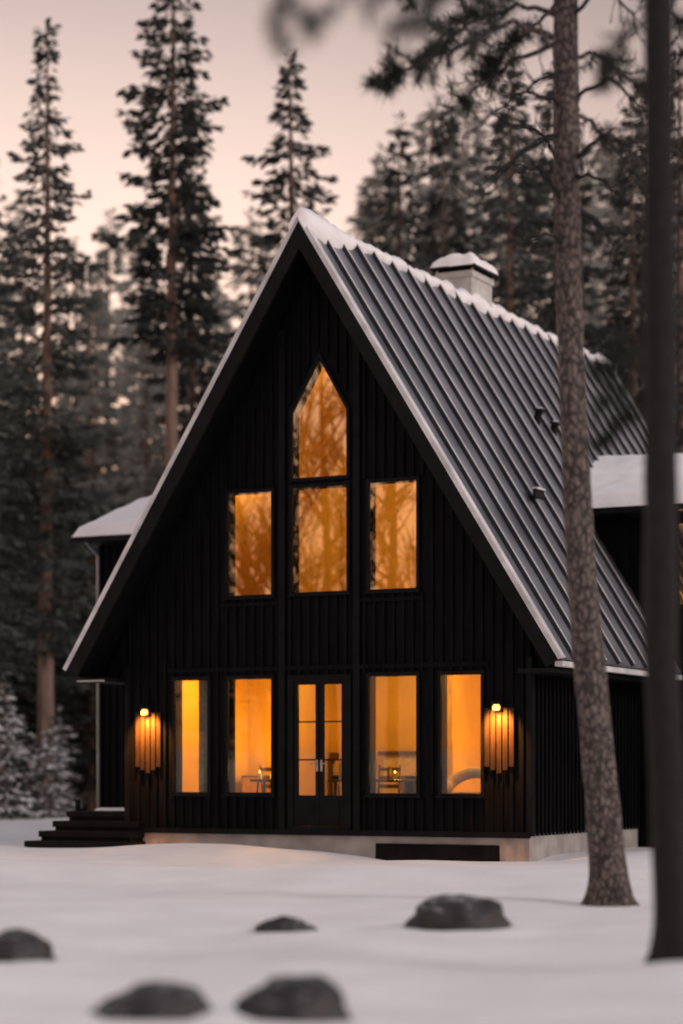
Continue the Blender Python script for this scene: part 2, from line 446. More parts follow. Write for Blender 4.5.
r = MB(); snow_sheet(r, -.66, .23, 5.64, 6.81, lambda x, y: 10.42, .22, 24, 28, M_snow, 3, .25, .45, 2)
r.obj('chimney_snow', roof, smooth=True)
def vent(u, yy, big):
    v = MB(); cx, cz = onroof(u, 1, 0.0)
    if big:
        v.tube([(cx-.1, yy, cz-.1), (cx+.02, yy, cz+.3)], [.07, .07], 12, M_fascia)
        v.tube([(cx+.02, yy, cz+.3), (cx+.03, yy, cz+.34)], [.11, .10], 12, M_fascia)
        v.tube([(cx+.03, yy, cz+.341), (cx+.03, yy, cz+.37)], [.09, .04], 12, M_frost)
    else:
        v.box(cx-.1, cx+.16, yy-.02, yy+.02, cz+.0, cz+.05, M_fascia)
        v.box(cx+.13, cx+.17, yy-.2, yy+.2, cz+.0, cz+.14, M_fascia)
        v.box(cx+.10, cx+.2, yy-.18, yy+.18, cz+.141, cz+.17, M_frost)
    v.obj('roof_vent' if big else 'snow_guard', roof)
vent(3.0, 5.3, True); vent(3.2, 5.8, True); vent(4.9, 2.4, False)

# cross wing
wg = MB()
wg.box(-7.36, -3.56, 5.0, 11, -.4, 5.62, M_black)
x = -7.3
while x < -3.6:
    wg.box(x-.024, x+.024, 4.962, 4.999, -.1, 5.6, M_black); x += .165
wg.obj('wing_wall', house)
wg = MB()
for a, b, z0, z1 in ((3.0, 4.22, -.4, 5.62), (5.05, 7.5, -.4, 5.62), (4.22, 5.05, -.4, 4.1), (4.22, 5.05, 5.45, 5.62)):
    wg.box(a, b, 5.0, 5.15, z0, z1, M_black)
wg.box(1.9, 2.999, 5.0, 5.15, 3, 5.62, M_black)
wg.box(7.35, 7.5, 5.151, 11, -.4, 5.62, M_black); wg.box(3.56, 7.349, 10.85, 11, -.4, 5.62, M_black)
x = 2.35
while x < 7.5:
    if not (4.1 < x < 5.15):
        wg.box(x-.024, x+.024, 4.962, 4.999, -.1, 5.6, M_black)
    else: wg.box(x-.024, x+.024, 4.962, 4.999, -.1, 3.98, M_black)
    x += .165
wg.obj('wing_wall', house)
window(4.22, 5.05, 4.1, 5.45, y=5.0)
zf = lambda x, y: 6.93 - abs(y-8)*(6.93-5.76)/3.55
pr = [(4.45, 5.62), (4.45, 5.76), (8, 6.93), (11.55, 5.76), (11.55, 5.62)]
for a, b, g0, g1, sd in ((-7.55, -1.0, -7.57, -3.4, 11), (1.0, 7.95, 2.2, 7.97, 21)):
    wr = MB(); wr.prismx(pr, a, b, M_fascia); wro = wr.obj('wing_roof', house)
    ws = MB(); snow_sheet(ws, a-.03 if a < 0 else 1.2, b+.03 if a > 0 else -1.2, 4.38, 11.6, zf, .22, 70, 60, M_snow, sd, .22, .3, 1.0)
    ws.obj('roof_snow', wro, smooth=True)
    wr = MB(); wr.box(g0, g1, 4.34, 4.449, 5.63, 5.73, M_trim); wr.obj('gutter', wro)
wr = MB(); wr.tube([(-7.28, 4.42, 5.65), (-7.3, 4.88, 5.4), (-7.3, 4.9, .1)], [.032]*3, 10, M_roof); wr.obj('downspout', house)

# interior shell
n = MB(); Y0, Y1 = .21, 3.6
n.box(-3.34, 3.34, Y0, Y1, .36, .40, M_wood)
n.box(-3.34, 3.34, Y0, Y1, 3.02, 3.30, M_warm)
n.box(-3.34, 3.34, Y1, Y1+.05, .40, 3.02, M_warm)
n.box(-3.345, -3.30, Y0, Y1, .40, 3.02, M_warm); n.box(3.30, 3.345, Y0, Y1, .40, 3.02, M_warm)
n.box(-1.62, -1.52, 1.9, Y1-.001, .401, 3.019, M_warm); n.box(1.15, 1.25, 2.3, Y1-.001, .401, 3.019, M_warm)
n.box(-1.65, -1.49, 1.84, 1.899, .401, 3.018, M_dwood); n.box(1.12, 1.28, 2.24, 2.299, .401, 3.018, M_wood)
zc = lambda x: 9.15-sl*abs(x)
n.prism([(-3.5, 3.301), (3.5, 3.301), (3.5, zc(3.5)), (0, zc(0)), (-3.5, zc(3.5))], Y1, Y1+.05, M_warm)
for s in (1, -1):
    n.poly([(s*3.5, Y0, zc(3.5)), (s*3.5, Y1, zc(3.5)), (0, Y1, zc(0)), (0, Y0, zc(0))], M_wood)
for i in range(-2, 3):
    n.box(i*1.4-.04, i*1.4+.04, Y1-.04, Y1-.001, 3.301, zc(abs(i*1.4)+.05), M_wood)
n.box(3.6, 7.3, 7.6, 7.65, 3.3, 5.6, M_warm); n.box(3.6, 7.3, 5.16, 7.6, 3.2, 3.25, M_wood)
n.obj('interior_wall', house)
def curtain(x0, x1, z0, z1):
    cmb = MB(); N = 40; mi = cmb.mi(M_curtain)
    for i in range(N+1):
        xx = x0+(x1-x0)*i/N; yy = .25+.02*math.sin(i*1.3)+.01*math.sin(i*3.1)
        cmb.v += [(xx, yy, z0), (xx, yy, z1)]
    for i in range(N): cmb.f.append((2*i, 2*i+2, 2*i+3, 2*i+1)); cmb.m.append(mi)
    cmb.obj('curtain', house, smooth=True)
curtain(-2.36, -1.98, .5, 2.9)

def light(name, loc, e, col, rad=.12, parent=None, kind='POINT', rot=None, **kw):
    l = bpy.data.lights.new(name, kind); l.energy = e; l.color = col; l.shadow_soft_size = rad
    for k3, v3 in kw.items(): setattr(l, k3, v3)
    o = bpy.data.objects.new(name, l); COL.objects.link(o); o.location = loc
    if rot: o.rotation_euler = rot
    if parent: o.parent = parent
    return o
WARM = (1.0, .51, .065)
for (x, y, z) in ((-2.4, 1.6, 2.99), (-.2, 1.6, 2.99), (2.2, 1.6, 2.99)):  # lamps added above the window heads to make the windows glow
    e = empty('added_ceiling_light', 'flush lamp added in the ceiling to light the room', 'lamp', (x, y, z), 'ceiling lamps added to light the house')
    s = MB(); s.tube([(0,0,.028), (0,0,-.0)], [.16]*2, 24, M_metal); s.obj('lamp_base', e, smooth=False)
    s = MB(); s.tube([(0,0,-.001), (0,0,-.05), (0,0,-.08)], [.14, .12, .05], 24, M_shade); s.obj('lamp_shade', e, smooth=True)
    light('lamp_light', (0, 0, -.2), 58, WARM, .1, e)
for (x, y, z, p) in ((-1.45, 1.2, 6.32, 80), (1.3, 1.2, 6.4, 80), (0, 1.2, 8.3, 85)):  # pendants added out of window view to light the attic panes
    e = empty('added_pendant_light', 'unseen pendant added under the sloping ceiling to light the attic', 'lamp', (x, y, z), 'pendants added to light the attic')
    s = MB(); s.tube([(0,0,.06), (0,0,zc(x)-z-.02)], [.006]*2, 6, M_trim); s.obj('cord', e)
    s = MB(); s.tube([(0,0,-.1), (0,0,-.02), (0,0,.05), (0,0,.08)], [.12, .10, .05, .015], 20, M_shade, cap=False); s.obj('lamp_shade', e, smooth=True)
    light('lamp_light', (0, 0, -.14), p, WARM, .07, e)
def table_lamp(x, y, z, p, lab):
    e = empty('table_lamp', lab, 'lamp', (x, y, z), 'small lamps on the furniture')
    s = MB(); s.tube([(0,0,0), (0,0,.02), (0,0,.03), (0,0,.2)], [.08, .08, .015, .012], 16, M_metal); s.obj('lamp_base', e, smooth=True)
    s = MB(); s.tube([(0,0,.19), (0,0,.38)], [.13, .085], 20, M_shade, cap=False); s.obj('lamp_shade', e, smooth=True)
    light('lamp_light', (0, 0, .45), p, (1, .54, .09), .06, e)
table_lamp(-2.25, 3.2, 1.202, 30, 'small shaded lamp glowing on the walnut sideboard')
table_lamp(2.55, 2.6, .95, 30, 'small shaded lamp glowing on the side table')
def candle(x, y, z, lab):  # added candles that carry extra light low in the rooms
    e = empty('candle', lab, 'candle', (x, y, z), 'candles added for low light near the windows')
    s = MB(); s.tube([(0,0,0), (0,0,.09)], [.03]*2, 14, M_fabric); s.obj('wax', e)
    s = MB(); s.tube([(0,0,.095), (0,0,.11), (0,0,.14)], [.006,.013,.002], 8, M_flame); s.obj('flame', e, smooth=True)
    light('low_fill_light', (0, 0, .17), 8, (1, .55, .10), .03, e)
candle(-1.36, .5, 1.152, 'small candle added for low light on the round window-side table')
candle(-1.2, .62, 1.152, 'small candle added for low light on the round window-side table')
candle(.95, .75, 1.152, 'small candle added for low light on the dining table')
def side_table(x, y, h_):
    e = empty('side_table', 'round walnut side table near the window', 'table', (x, y, .4), 'round side tables')
    s = MB(); s.tube([(0,0,h_-.04), (0,0,h_-.001)], [.24]*2, 28, M_dwood); s.obj('table_top', e)
    for an in (0, 2.1, 4.2):
        s = MB(); s.tube([(.2*math.cos(an), .2*math.sin(an), 0), (.12*math.cos(an), .12*math.sin(an), h_-.04)], [.014, .018], 8, M_dwood); s.obj('leg', e)
side_table(2.55, 2.6, .55); side_table(-1.3, .55, .752)
light('wing_room_light', (3.85, 6.6, 4.9), 90, WARM, .1, house)

# furniture
e = empty('dining_table', 'walnut dining table set by the windows', 'table', (.65, .95, .4))
s = MB(); s.box(-.8, .8, -.4, .4, .71, .75, M_dwood); a = s.obj('table_top', e); bevel(a, .008)
for xx in (-.72, .72):
    for yy in (-.33, .33):
        s = MB(); s.tube([(xx, yy, 0), (xx*.97, yy*.97, .71)], [.02, .03], 8, M_dwood); s.obj('leg', e)
def vase(x, y, z, k, mat=M_fabric):
    s = MB(); s.tube([(0,0,0), (0,0,.04), (0,0,.10), (0,0,.16), (0,0,.20)], [.03*k, .055*k, .06*k, .03*k, .035*k], 14, mat)
    o = s.obj('vase', smooth=True, loc=(x, y, z)); o['label'] = 'small ceramic vase standing on the dining table'; o['category'] = 'vase'; o['group'] = 'vases on the dining table'
vase(.2, .9, 1.152, 1.1); vase(.75, 1.0, 1.152, .9, M_dwood); vase(1.25, 1.0, 1.152, 1.1, M_dwood); vase(.5, .75, 1.152, .6, M_dwood)
def chair(x, y, rz):
    e = empty('dining_chair', 'dark wooden ladder-back dining chair near the table', 'chair', (x, y, .4), 'dining chairs')
    s = MB(); s.box(-.21, .21, -.2, .2, .43, .47, M_dwood); a = s.obj('seat', e); bevel(a, .01)
    for xx in (-.18, .18):
        for yy in (-.17, .17):
            s = MB(); s.tube([(xx, yy, 0), (xx, yy, .43)], [.014, .019], 8, M_dwood); s.obj('leg', e)
    s = MB()
    for xx in (-.18, .18): s.tube([(xx, .17, .471), (xx, .23, .98)], [.018, .014], 8, M_dwood)
    for zz in (.6, .74, .88): s.box(-.165, .165, .185+(zz-.47)*.11-.008, .185+(zz-.47)*.11+.008, zz, zz+.06, M_dwood)
    s.obj('backrest', e); e.rotation_euler = (0, 0, rz)
chair(-1.35, 1.1, 1.4); chair(.3, 1.75, .1)
e = empty('armchair', 'rounded cream armchair beside the window', 'armchair', (2.2, .8, .4))
s = MB(); pts = []
for i in range(19):
    an = math.radians(-20+220*i/18); pts.append((.36*math.cos(an), .33*math.sin(an), .62+.24*max(0, math.sin(an))))
s.tube(pts, [.09]*19, 12, M_fabric); s.obj('backrest', e, smooth=True)
s = MB(); s.tube([(0,0,.25), (0,0,.3), (0,0,.5), (0,0,.55)], [.33, .38, .38, .32], 28, M_dwood); s.obj('seat', e, smooth=True)
for an in (.8, 2.4, 3.9, 5.5):
    s = MB(); s.tube([(.3*math.cos(an), .3*math.sin(an), 0), (.25*math.cos(an), .25*math.sin(an), .25)], [.014, .02], 8, M_dwood); s.obj('leg', e)
e = empty('sideboard', 'low walnut sideboard against the back wall', 'sideboard', (-2.4, 3.3, .4))
s = MB(); s.box(-.75, .75, -.22, .22, .12, .8, M_dwood); a = s.obj('cabinet', e); bevel(a, .01)
for i in range(3):
    s = MB(); s.box(-.72+i*.49, -.25+i*.49, -.24, -.221, .15, .77, M_wood); s.obj('cabinet_door', e)
for xx in (-.65, .65):
    s = MB(); s.tube([(xx, 0, 0), (xx, 0, .12)], [.02, .03], 8, M_dwood); s.obj('leg', e)
e = empty('bookcase', 'narrow dark bookcase beside the partition wall', 'bookcase', (-1.1, 3.35, .4))
s = MB()
for xx in (-.35, .33): s.box(xx, xx+.02, -.16, .16, 0, 1.2, M_dwood)
for zz in (0, .4, .79): s.box(-.33, .33, -.16, .16, zz, zz+.02, M_dwood)
s.obj('shelf', e)
s = MB()
for zz in (.021, .421, .811):
    xx = -.31
    while xx < .27:
        w_ = R.uniform(.02, .05); s.box(xx, xx+w_, -.12, .1, zz, zz+R.uniform(.18, .3), R.choice([M_fabric, M_dwood, M_conc, M_wood])); xx += w_+.003
s.obj('books', e)
e = empty('fireplace', 'cream fireplace with dark firebox on the back wall', 'fireplace', (.2, 3.35, .4))
s = MB(); s.box(-.6, -.33, -.2, .2, 0, 1.15, M_fabric); s.box(.33, .6, -.2, .2, 0, 1.15, M_fabric); s.box(-.33, .33, -.2, .2, .8, 1.15, M_fabric); s.box(-.33, .33, -.2, .2, 0, .3, M_fabric); s.obj('surround', e)
s = MB(); s.box(-.33, .33, .1, .19, .3, .8, M_void); s.obj('firebox', e)
s = MB(); s.box(-.68, .68, -.26, .2, 1.151, 1.22, M_dwood); s.obj('mantel', e)

# wall lamps; added lighter brown slats stand in for lit cladding
for sx in (-3.14, 3.07):
    s = MB()
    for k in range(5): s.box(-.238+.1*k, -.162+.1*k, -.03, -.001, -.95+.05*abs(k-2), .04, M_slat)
    s.box(-.05, .05, -.045, -.0305, -.06, .16, M_trim); s.tube([(0, -.045, .10), (0, -.13, .12)], [.012]*2, 8, M_trim)
    s.tube([(0, -.13, .14), (0, -.13, .13), (0, -.13, .09)], [.03, .07, .075], 18, M_trim, cap=False)
    o = s.obj('wall_lamp', house, loc=(sx, -.037, 2.20)); o['label'] = 'lit black outdoor wall lamp over added slats coloured lighter as its glow'
    s = MB(); s.tube([(0,0,-.06), (0,0,-.05), (0,0,.0), (0,0,.05)], [.03, .055, .06, .03], 14, M_bulb); s.obj('lamp_bulb', o, smooth=True, loc=(0, -.13, .055))
    light('wall_lamp_light', (0, -.27, .04), 620, (1, .31, .04), .05, o, 'SPOT', (math.radians(42), 0, 0), spot_size=math.radians(96), spot_blend=1.0)

# steps
e = empty('entrance_steps', 'black timber entrance steps partly buried in snow', 'steps', (-4.22, 0, 0))
for i in range(4):
    s = MB(); a = -.92+.09*i; b = .98-.02*i
    s.box(a, b, -.7+.28*i, 1.4, .03+.16*i, .13+.16*i, M_fascia)
    s.box(a+.03, b-.03, -.66+.28*i, 1.38, -.1+.16*i if i else -.1, .029+.16*i, M_void)
    a = s.obj('step', e); bevel(a, .006)
s = MB(); s.box(-.64, -.58, .4, .46, .611, .80, M_trim); s.obj('post', e)
s = MB(); snow_sheet(s, -.5, .6, .75, 1.35, lambda x, y: .612, .05, 20, 12, M_snow, 5, .12); s.obj('step_snow', e, smooth=True)

# ------------------------------------------------------------------ trees
def spruce_mesh(seed, H, Rm, base, fol, dens=1.0, snow=0.0, droop=.32, leaf=.34, gap=.12, shape=.75):
    r = random.Random(seed)
    tr = MB()
    pts = []; rad = []
    for i in range(13):
        f = i/12; pts.append((.10*math.sin(f*3+seed)*f, .10*math.cos(f*2.3+seed)*f, H*f-.3*(1-f))); rad.append((.011*H)*(1-f)**.85+.012)
    tr.tube(pts, rad, 10, M_bark_far)
    cr = MB(); mf = cr.mi(fol); ms = cr.mi(M_fol_snow) if snow > 0 else mf; mb_ = cr.mi(M_bark_far)
    z = base
    while z < H-.15:
        t = (z-base)/(H-base)
        env = Rm*((1-t)**shape)*min(1, .45+t*4)*(1+.6*noise.noise(Vector((z*.8, seed*3.1, 0))))
        nb = max(4, int((6.6-2.2*t)*dens**.5))
        a0 = r.uniform(0, 6.28)
        for k in range(nb):
            if r.random() < gap: continue
            an = a0+6.283*k/nb+r.uniform(-.45, .45)
            l = max(.22, env*r.uniform(.4, 1.25)); dr = droop*r.uniform(.5, 1.5)*(1.1-t*.7)
            ca, sa = math.cos(an), math.sin(an)
            zz = z+r.uniform(-.15, .15)
            up = .25*t
            P = lambda s: Vector((ca*l*s, sa*l*s, zz+l*(up*s - dr*s+ .28*dr*s*s*s)))
            p0, p1, p2 = P(0), P(.5), P(1)
            wv = Vector((-sa, ca, 0))*.012*(1+l)
            n = len(cr.v); cr.v += [tuple(p0-wv), tuple(p0+wv), tuple(p1)]
            cr.f += [(n, n+1, n+2)]; cr.m += [mb_]
            ns = max(3, int(l/.13*dens))
            for i in range(ns):
                s = .12+.88*(i+r.random())/ns
                c = P(min(s, 1))
                side = .42*l*(1-s)*.9+.12
                for q in range(4):
                    off = r.uniform(-1, 1)*side
                    dz = r.uniform(-.09, .06)
                    b = c+Vector((-sa, ca, 0))*off+Vector((0, 0, -abs(off)*.25+dz))
                    lf = leaf*r.uniform(.6, 1.25)*(1-.3*t)
                    yaw = an+(off/side if side > 0 else 0)*.8+r.uniform(-.5, .5)
                    d = Vector((math.cos(yaw), math.sin(yaw), r.uniform(-.85, .15))).normalized()*lf
                    sd = d.cross(Vector((r.uniform(-1, 1), r.uniform(-1, 1), .8))).normalized()*lf*.25
                    n = len(cr.v); m1 = b+d*.45
                    cr.v += [tuple(b-d*.1), tuple(m1+sd), tuple(b+d), tuple(m1-sd)]
                    cr.f.append((n, n+1, n+2, n+3))
                    cr.m.append(ms if (snow > 0 and dz > .06-.15*snow) else mf)
        z += r.uniform(.22, .40)*(1.2-.45*t)/dens**.5*(.8+Rm*.12)
    for i in range(24):
        n = len(cr.v); b = Vector((0, 0, H-.9+.045*i)); an = r.uniform(0, 6.28); d = Vector((math.cos(an)*.24, math.sin(an)*.24, .16)); sd = Vector((-math.sin(an), math.cos(an), 0))*.06
        cr.v += [tuple(b), tuple(b+d*.5+sd), tuple(b+d), tuple(b+d*.5-sd)]; cr.f.append((n, n+1, n+2, n+3)); cr.m.append(mf)
    return tr.mesh('trunk'), cr.mesh('crown')

V = {
 'a': spruce_mesh(1, 22, 2.4, 5.0, M_fol, 1.1, droop=.35, gap=.22),
 'b': spruce_mesh(2, 24, 1.9, 12.5, M_fol, 1.1, droop=.3, gap=.33, shape=.5),
 'c': spruce_mesh(3, 21, 2.7, 3.0, M_fol, 1.1, droop=.38, gap=.2),
 'd': spruce_mesh(4, 20, 3.1, 2.0, M_fol, 1.1, droop=.4, gap=.18),
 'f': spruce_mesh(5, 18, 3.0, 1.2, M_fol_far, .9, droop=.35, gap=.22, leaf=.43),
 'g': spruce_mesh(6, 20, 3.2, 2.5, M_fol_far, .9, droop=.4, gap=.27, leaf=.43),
 'y': spruce_mesh(7, 4.0, 1.25, .15, M_fol, 1.5, snow=.5, droop=.45, leaf=.24, gap=.02),
}
BASEH = {'a': 22, 'b': 24, 'c': 21, 'd': 20, 'f': 18, 'g': 20, 'y': 4}
def tree(kind, l, d, H, wide=1.0, label=None, group='spruces of the surrounding forest', name='spruce_tree'):
    x, y = cam_to_world(l, d)
    e = empty(name, label or 'tall dark spruce standing in the snowy forest', 'tree', (x, y, ground_z(x, y)-.1), group)
    k = H/BASEH[kind]; e.scale = (k*wide, k*wide, k); e.rotation_euler = (0, 0, R.uniform(0, 6.28))
    for nm, me in zip(('trunk', 'crown'), V[kind]):
        o = bpy.data.objects.new(nm, me); COL.objects.link(o); o.parent = e
heroes = [('a',-8.0,60,21.5,1.0), ('b',-4.73,62,25,1.0), ('b',-4.4,66,22,.8), ('c',-1.5,65,22.3,1.1), ('c',1.9,72,22.5,1.1), ('a',3.3,70,22,1.2),
          ('c',4.6,60,20.6,1.15), ('d',6.3,64,22,1.05), ('c',7.9,60,19.5,1.15), ('d',9.5,62,22,1.0), ('d',5.5,56,14,1.1),
          ('a',-9.8,57,18,1.1), ('d',-10.4,64,20,1.0), ('d',-9.3,66,13.5,1.1), ('d',-7.2,64,9.5,1.1)]
for h in heroes: tree(*h)
FAR = 'hazy tall spruce deeper in the snowy forest'
for i in range(44):
    d = R.uniform(72, 98); px = -60+i*18+R.uniform(-14, 14)
    l = (px-341.5)*d/2220
    topy = 275 if px < 330 else 170
    if 340 < px < 385: topy = 230
    H = 1.3+(770-topy-R.uniform(-80, 60))*d/2220
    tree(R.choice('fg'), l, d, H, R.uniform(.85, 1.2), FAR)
for (l, d, H) in ((-6.2,70,16), (-3.3,68,13.5), (-.2,71,18), (-5.6,67,11), (-2.6,65,12)):
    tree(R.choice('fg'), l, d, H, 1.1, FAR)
for (l, d, H) in ((-9.3,60,4.2), (-8.2,63,3.4), (-7.6,58,2.6), (-10.0,57,3.0), (-7.0,66,3.6), (-8.8,66,5.2), (-6.3,69,3.4), (-8.7,57,3.6), (9.2,52,4.5)):
    tree('y', l, d, H, R.uniform(.9, 1.2), 'young spruce with branches heavy with snow', 'snow-laden young spruces')
for (x, y, k, H) in ((-24,-58,'b',17), (-31,-50,'a',15), (-22,-66,'c',18), (-36,-60,'c',16), (-14,-66,'a',17)):
    e = empty('spruce_tree', 'tall dark spruce across the snowy clearing', 'tree', (x, y, -.1), 'spruces across the clearing')
    kk = H/BASEH[k]; e.scale = (kk, kk, kk)
    for nm, me in zip(('trunk', 'crown'), V[k]):
        o = bpy.data.objects.new(nm, me); COL.objects.link(o); o.parent = e
rb = random.Random(31)
def bare_tree(x, y, H):
    tb = MB(); bb = MB()
    P = []; q = Vector((0, 0, -.2)); d = Vector((rb.uniform(-.06, .06), rb.uniform(-.06, .06), 1)).normalized()
    n = 26
    for i in range(n+1):
        P.append(q.copy()); d = (d+Vector((rb.uniform(-1, 1), rb.uniform(-1, 1), .5))*.06).normalized(); q = q+d*H/n
    tb.tube(P, [.15*(1-i/(n+1))**.8+.01 for i in range(n+1)], 8, M_bark_dk)
    def br(p, d, L, r0, lev):
        pts = [p]; q = p.copy(); m = 6
        for k in range(m):
            d = (d+Vector((rb.uniform(-1, 1), rb.uniform(-1, 1), rb.uniform(-.6, .9)))*.2).normalized(); q = q+d*L/m; pts.append(q.copy())
        bb.tube(pts, [max(.010, r0*(1-k/(m+.5))) for k in range(m+1)], 4, M_bark_dk, cap=False)
        if lev > 0:
            for k in range(2, m+1):
                for _ in range(2):
                    v = (d+Vector((rb.uniform(-1, 1), rb.uniform(-1, 1), rb.uniform(-.5, 1)))*.9).normalized(); br(pts[k], v, L*.45, r0*.55, lev-1)
    for i in range(7, n):
        an = rb.uniform(0, 6.28); br(P[i], Vector((math.cos(an), math.sin(an), .9)).normalized(), (1-i/(n+3))*H*.28+.4, .06*(1-i/(n+2))+.02, 2 if i % 2 else 1)
    e = empty('bare_tree', 'leafless dark tree across the snowy clearing', 'tree', (x, y, 0), 'leafless trees across the clearing')
    tb.obj('trunk', e, smooth=True); bb.obj('branch', e)
for (x, y, H) in ((-8.6,-14.6,11), (-6.4,-13.0,12), (-5.6,-14.6,12.5), (-9.6,-17.0,12)): bare_tree(x, y, H)

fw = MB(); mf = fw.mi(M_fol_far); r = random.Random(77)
for i in range(110):
    d = r.uniform(104, 135); l = r.uniform(-34, 38); x, y = cam_to_world(l, d); H = r.uniform(6, 12); gz = ground_z(x, y)
    Rm = r.uniform(2.0, 3.0)
    for q in range(380):
        t = r.random()**1.2; an = r.uniform(0, 6.28); rr = Rm*(1-t)*r.uniform(.3, 1)
        b = Vector((x+rr*math.cos(an), y+rr*math.sin(an), gz+.2+H*t)); lf = r.uniform(.5, .9)*(1-.5*t)
        dv = Vector((math.cos(an), math.sin(an), r.uniform(-.8, 0)))*lf; sd = Vector((-math.sin(an), math.cos(an), r.uniform(-.3, .3)))*lf*.4
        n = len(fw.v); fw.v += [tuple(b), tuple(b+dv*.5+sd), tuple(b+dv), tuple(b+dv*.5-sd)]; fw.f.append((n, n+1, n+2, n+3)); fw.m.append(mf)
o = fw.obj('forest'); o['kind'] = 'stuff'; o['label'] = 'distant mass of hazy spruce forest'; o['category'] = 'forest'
ug = MB(); mu = ug.mi(M_fol); msn = ug.mi(M_fol_snow)
for i in range(230):
    d = r.uniform(74, 84); l = r.uniform(-20, 20); x, y = cam_to_world(l, d); gz = ground_z(x, y); H = r.uniform(1.2, 3.2)
    for q in range(70):
        t = r.random(); an = r.uniform(0, 6.28); rr = 1.1*(1-t*.6)*r.random()**.5
        b = Vector((x+rr*math.cos(an), y+rr*math.sin(an), gz+H*t)); lf = r.uniform(.25, .5)
        dv = Vector((math.cos(an), math.sin(an), r.uniform(-.5, .4)))*lf; sd = Vector((-math.sin(an), math.cos(an), .2))*lf*.3
        n = len(ug.v); ug.v += [tuple(b), tuple(b+dv*.5+sd), tuple(b+dv), tuple(b+dv*.5-sd)]; ug.f.append((n, n+1, n+2, n+3)); ug.m.append(msn if r.random() < .1 else mu)
o = ug.obj('undergrowth'); o['kind'] = 'stuff'; o['label'] = 'dark snowy undergrowth at the forest edge'; o['category'] = 'undergrowth'

# ------------------------------------------------------------------ near pines
def P3(l, d, z): x, y = cam_to_world(l, d); return Vector((x, y, z))
def tuft(mb, p, a, r, n, ln, wd, mat):
    mi = mb.mi(mat); a = a.normalized()
    for i in range(n):
        v = Vector((r.gauss(0, 1), r.gauss(0, 1), r.gauss(0, 1))).normalized()
        d = (a*.55+v).normalized()*ln*r.uniform(.6, 1.1)
        sd = d.orthogonal().normalized()*wd
        n0 = len(mb.v); st = p-a*r.uniform(0, ln*.9)
        mb.v += [tuple(st-sd), tuple(st+sd), tuple(st+d)]; mb.f.append((n0, n0+1, n0+2)); mb.m.append(mi)
def limb(bm, nm, pts, r0, r, needles=1.0, twig=.5, bark=M_bark, ln=.11, wd=.005, tn=24, sub=True, start=.3):
    pts = [Vector(p) for p in pts]; path = []
    for i in range(len(pts)-1):
        for k in range(5): path.append(pts[i].lerp(pts[i+1], k/5))
    path.append(pts[-1])
    L = sum((path[i+1]-path[i]).length for i in range(len(path)-1))
    for i in range(1, len(path)):
        path[i] = path[i]+Vector((r.uniform(-1, 1), r.uniform(-1, 1), r.uniform(-1, 1)))*.018*L**.5
    rad = [max(.0035, r0*(1-i/(len(path)-1))**.8) for i in range(len(path))]
    bm.tube(path, rad, 7, bark)
    n = len(path)
    for i in range(1, n):
        s = i/(n-1)
        if s < start: continue
        d = (path[i]-path[i-1]).normalized()
        if sub:
            for sg in (1, -1):
                if r.random() < .2: continue
                v = Vector((r.gauss(0, 1), r.gauss(0, 1), r.gauss(0, .6))); v = (v-d*v.dot(d)).normalized()
                tl = twig*(1.15-s*.75)*r.uniform(.5, 1.2)
                dirv = (d*.75+v*.8+Vector((0, 0, .15))).normalized()
                q = path[i]; tp = [q]
                for k in range(4):
                    dirv = (dirv+Vector((r.uniform(-1, 1), r.uniform(-1, 1), r.uniform(-.8, 1)))*.22).normalized(); q = q+dirv*tl/4; tp.append(q)
                bm.tube(tp, [max(.0035, rad[i]*.45*(1-.2*k)) for k in range(5)], 5, bark, cap=False)
                for rep in range(2):
                    if r.random() < .8:
                        v2 = (dirv+Vector((r.uniform(-1,1), r.uniform(-1,1), r.uniform(-.5,1)))*.9).normalized()
                        st = tp[2+rep]; e2 = st+v2*tl*.4
                        bm.tube([st, e2], [.004, .003], 4, bark, cap=False)
                        if needles > 0 and r.random() < needles:
                            tuft(nm, e2, v2, r, tn, ln, wd, M_pine); tuft(nm, (e2+st)/2, v2, r, tn, ln, wd, M_pine)
                if needles > 0:
                    for k in range(1, 5):
                        if r.random() < needles: tuft(nm, tp[k], tp[k]-tp[k-1], r, tn, ln, wd, M_pine)
    if needles > 0:
        for k in range(max(1, n-4), n): tuft(nm, path[k], path[k]-path[k-1], r, tn, ln, wd, M_pine)

r = random.Random(5)
bx_, by_ = cam_to_world(2.53, 20.9); gz = ground_z(bx_, by_)
pine = empty('pine_tree', 'tall slender pine with rough grey-brown bark standing in snow', 'tree', (bx_, by_, gz))
inv = Vector((bx_, by_, gz))
ctrl = [(2.545,-.25,.205), (2.53,0,.19), (2.49,.55,.168), (2.42,1.3,.156), (2.28,2.9,.142), (2.20,4.3,.130), (2.145,5.75,.123), (2.12,7.2,.118), (2.11,8.7,.112), (2.13,10.5,.10), (2.15,12.5,.07), (2.2,14.5,.02)]
pts = []; rad = []
def cat(p0, p1, p2, p3, t): return .5*((2*p1)+(-p0+p2)*t+(2*p0-5*p1+4*p2-p3)*t*t+(-p0+3*p1-3*p2+p3)*t**3)
for i in range(len(ctrl)-1):
    a = ctrl[max(0, i-1)]; b = ctrl[i]; c = ctrl[i+1]; d = ctrl[min(len(ctrl)-1, i+2)]
    steps = max(4, int((c[1]-b[1])/.05))
    for k in range(steps):
        t = k/steps; l = cat(a[0], b[0], c[0], d[0], t); z = b[1]+(c[1]-b[1])*t; rr = cat(a[2], b[2], c[2], d[2], t)
        pts.append(P3(l, 20.9, z+gz)-inv); rad.append(rr)
def fl(p, an):
    z = p.z; k = math.exp(-max(0, z+.05)/.16)
    return k*(.35+.3*math.sin(an*3+.6)+.2*math.sin(an*5+2))
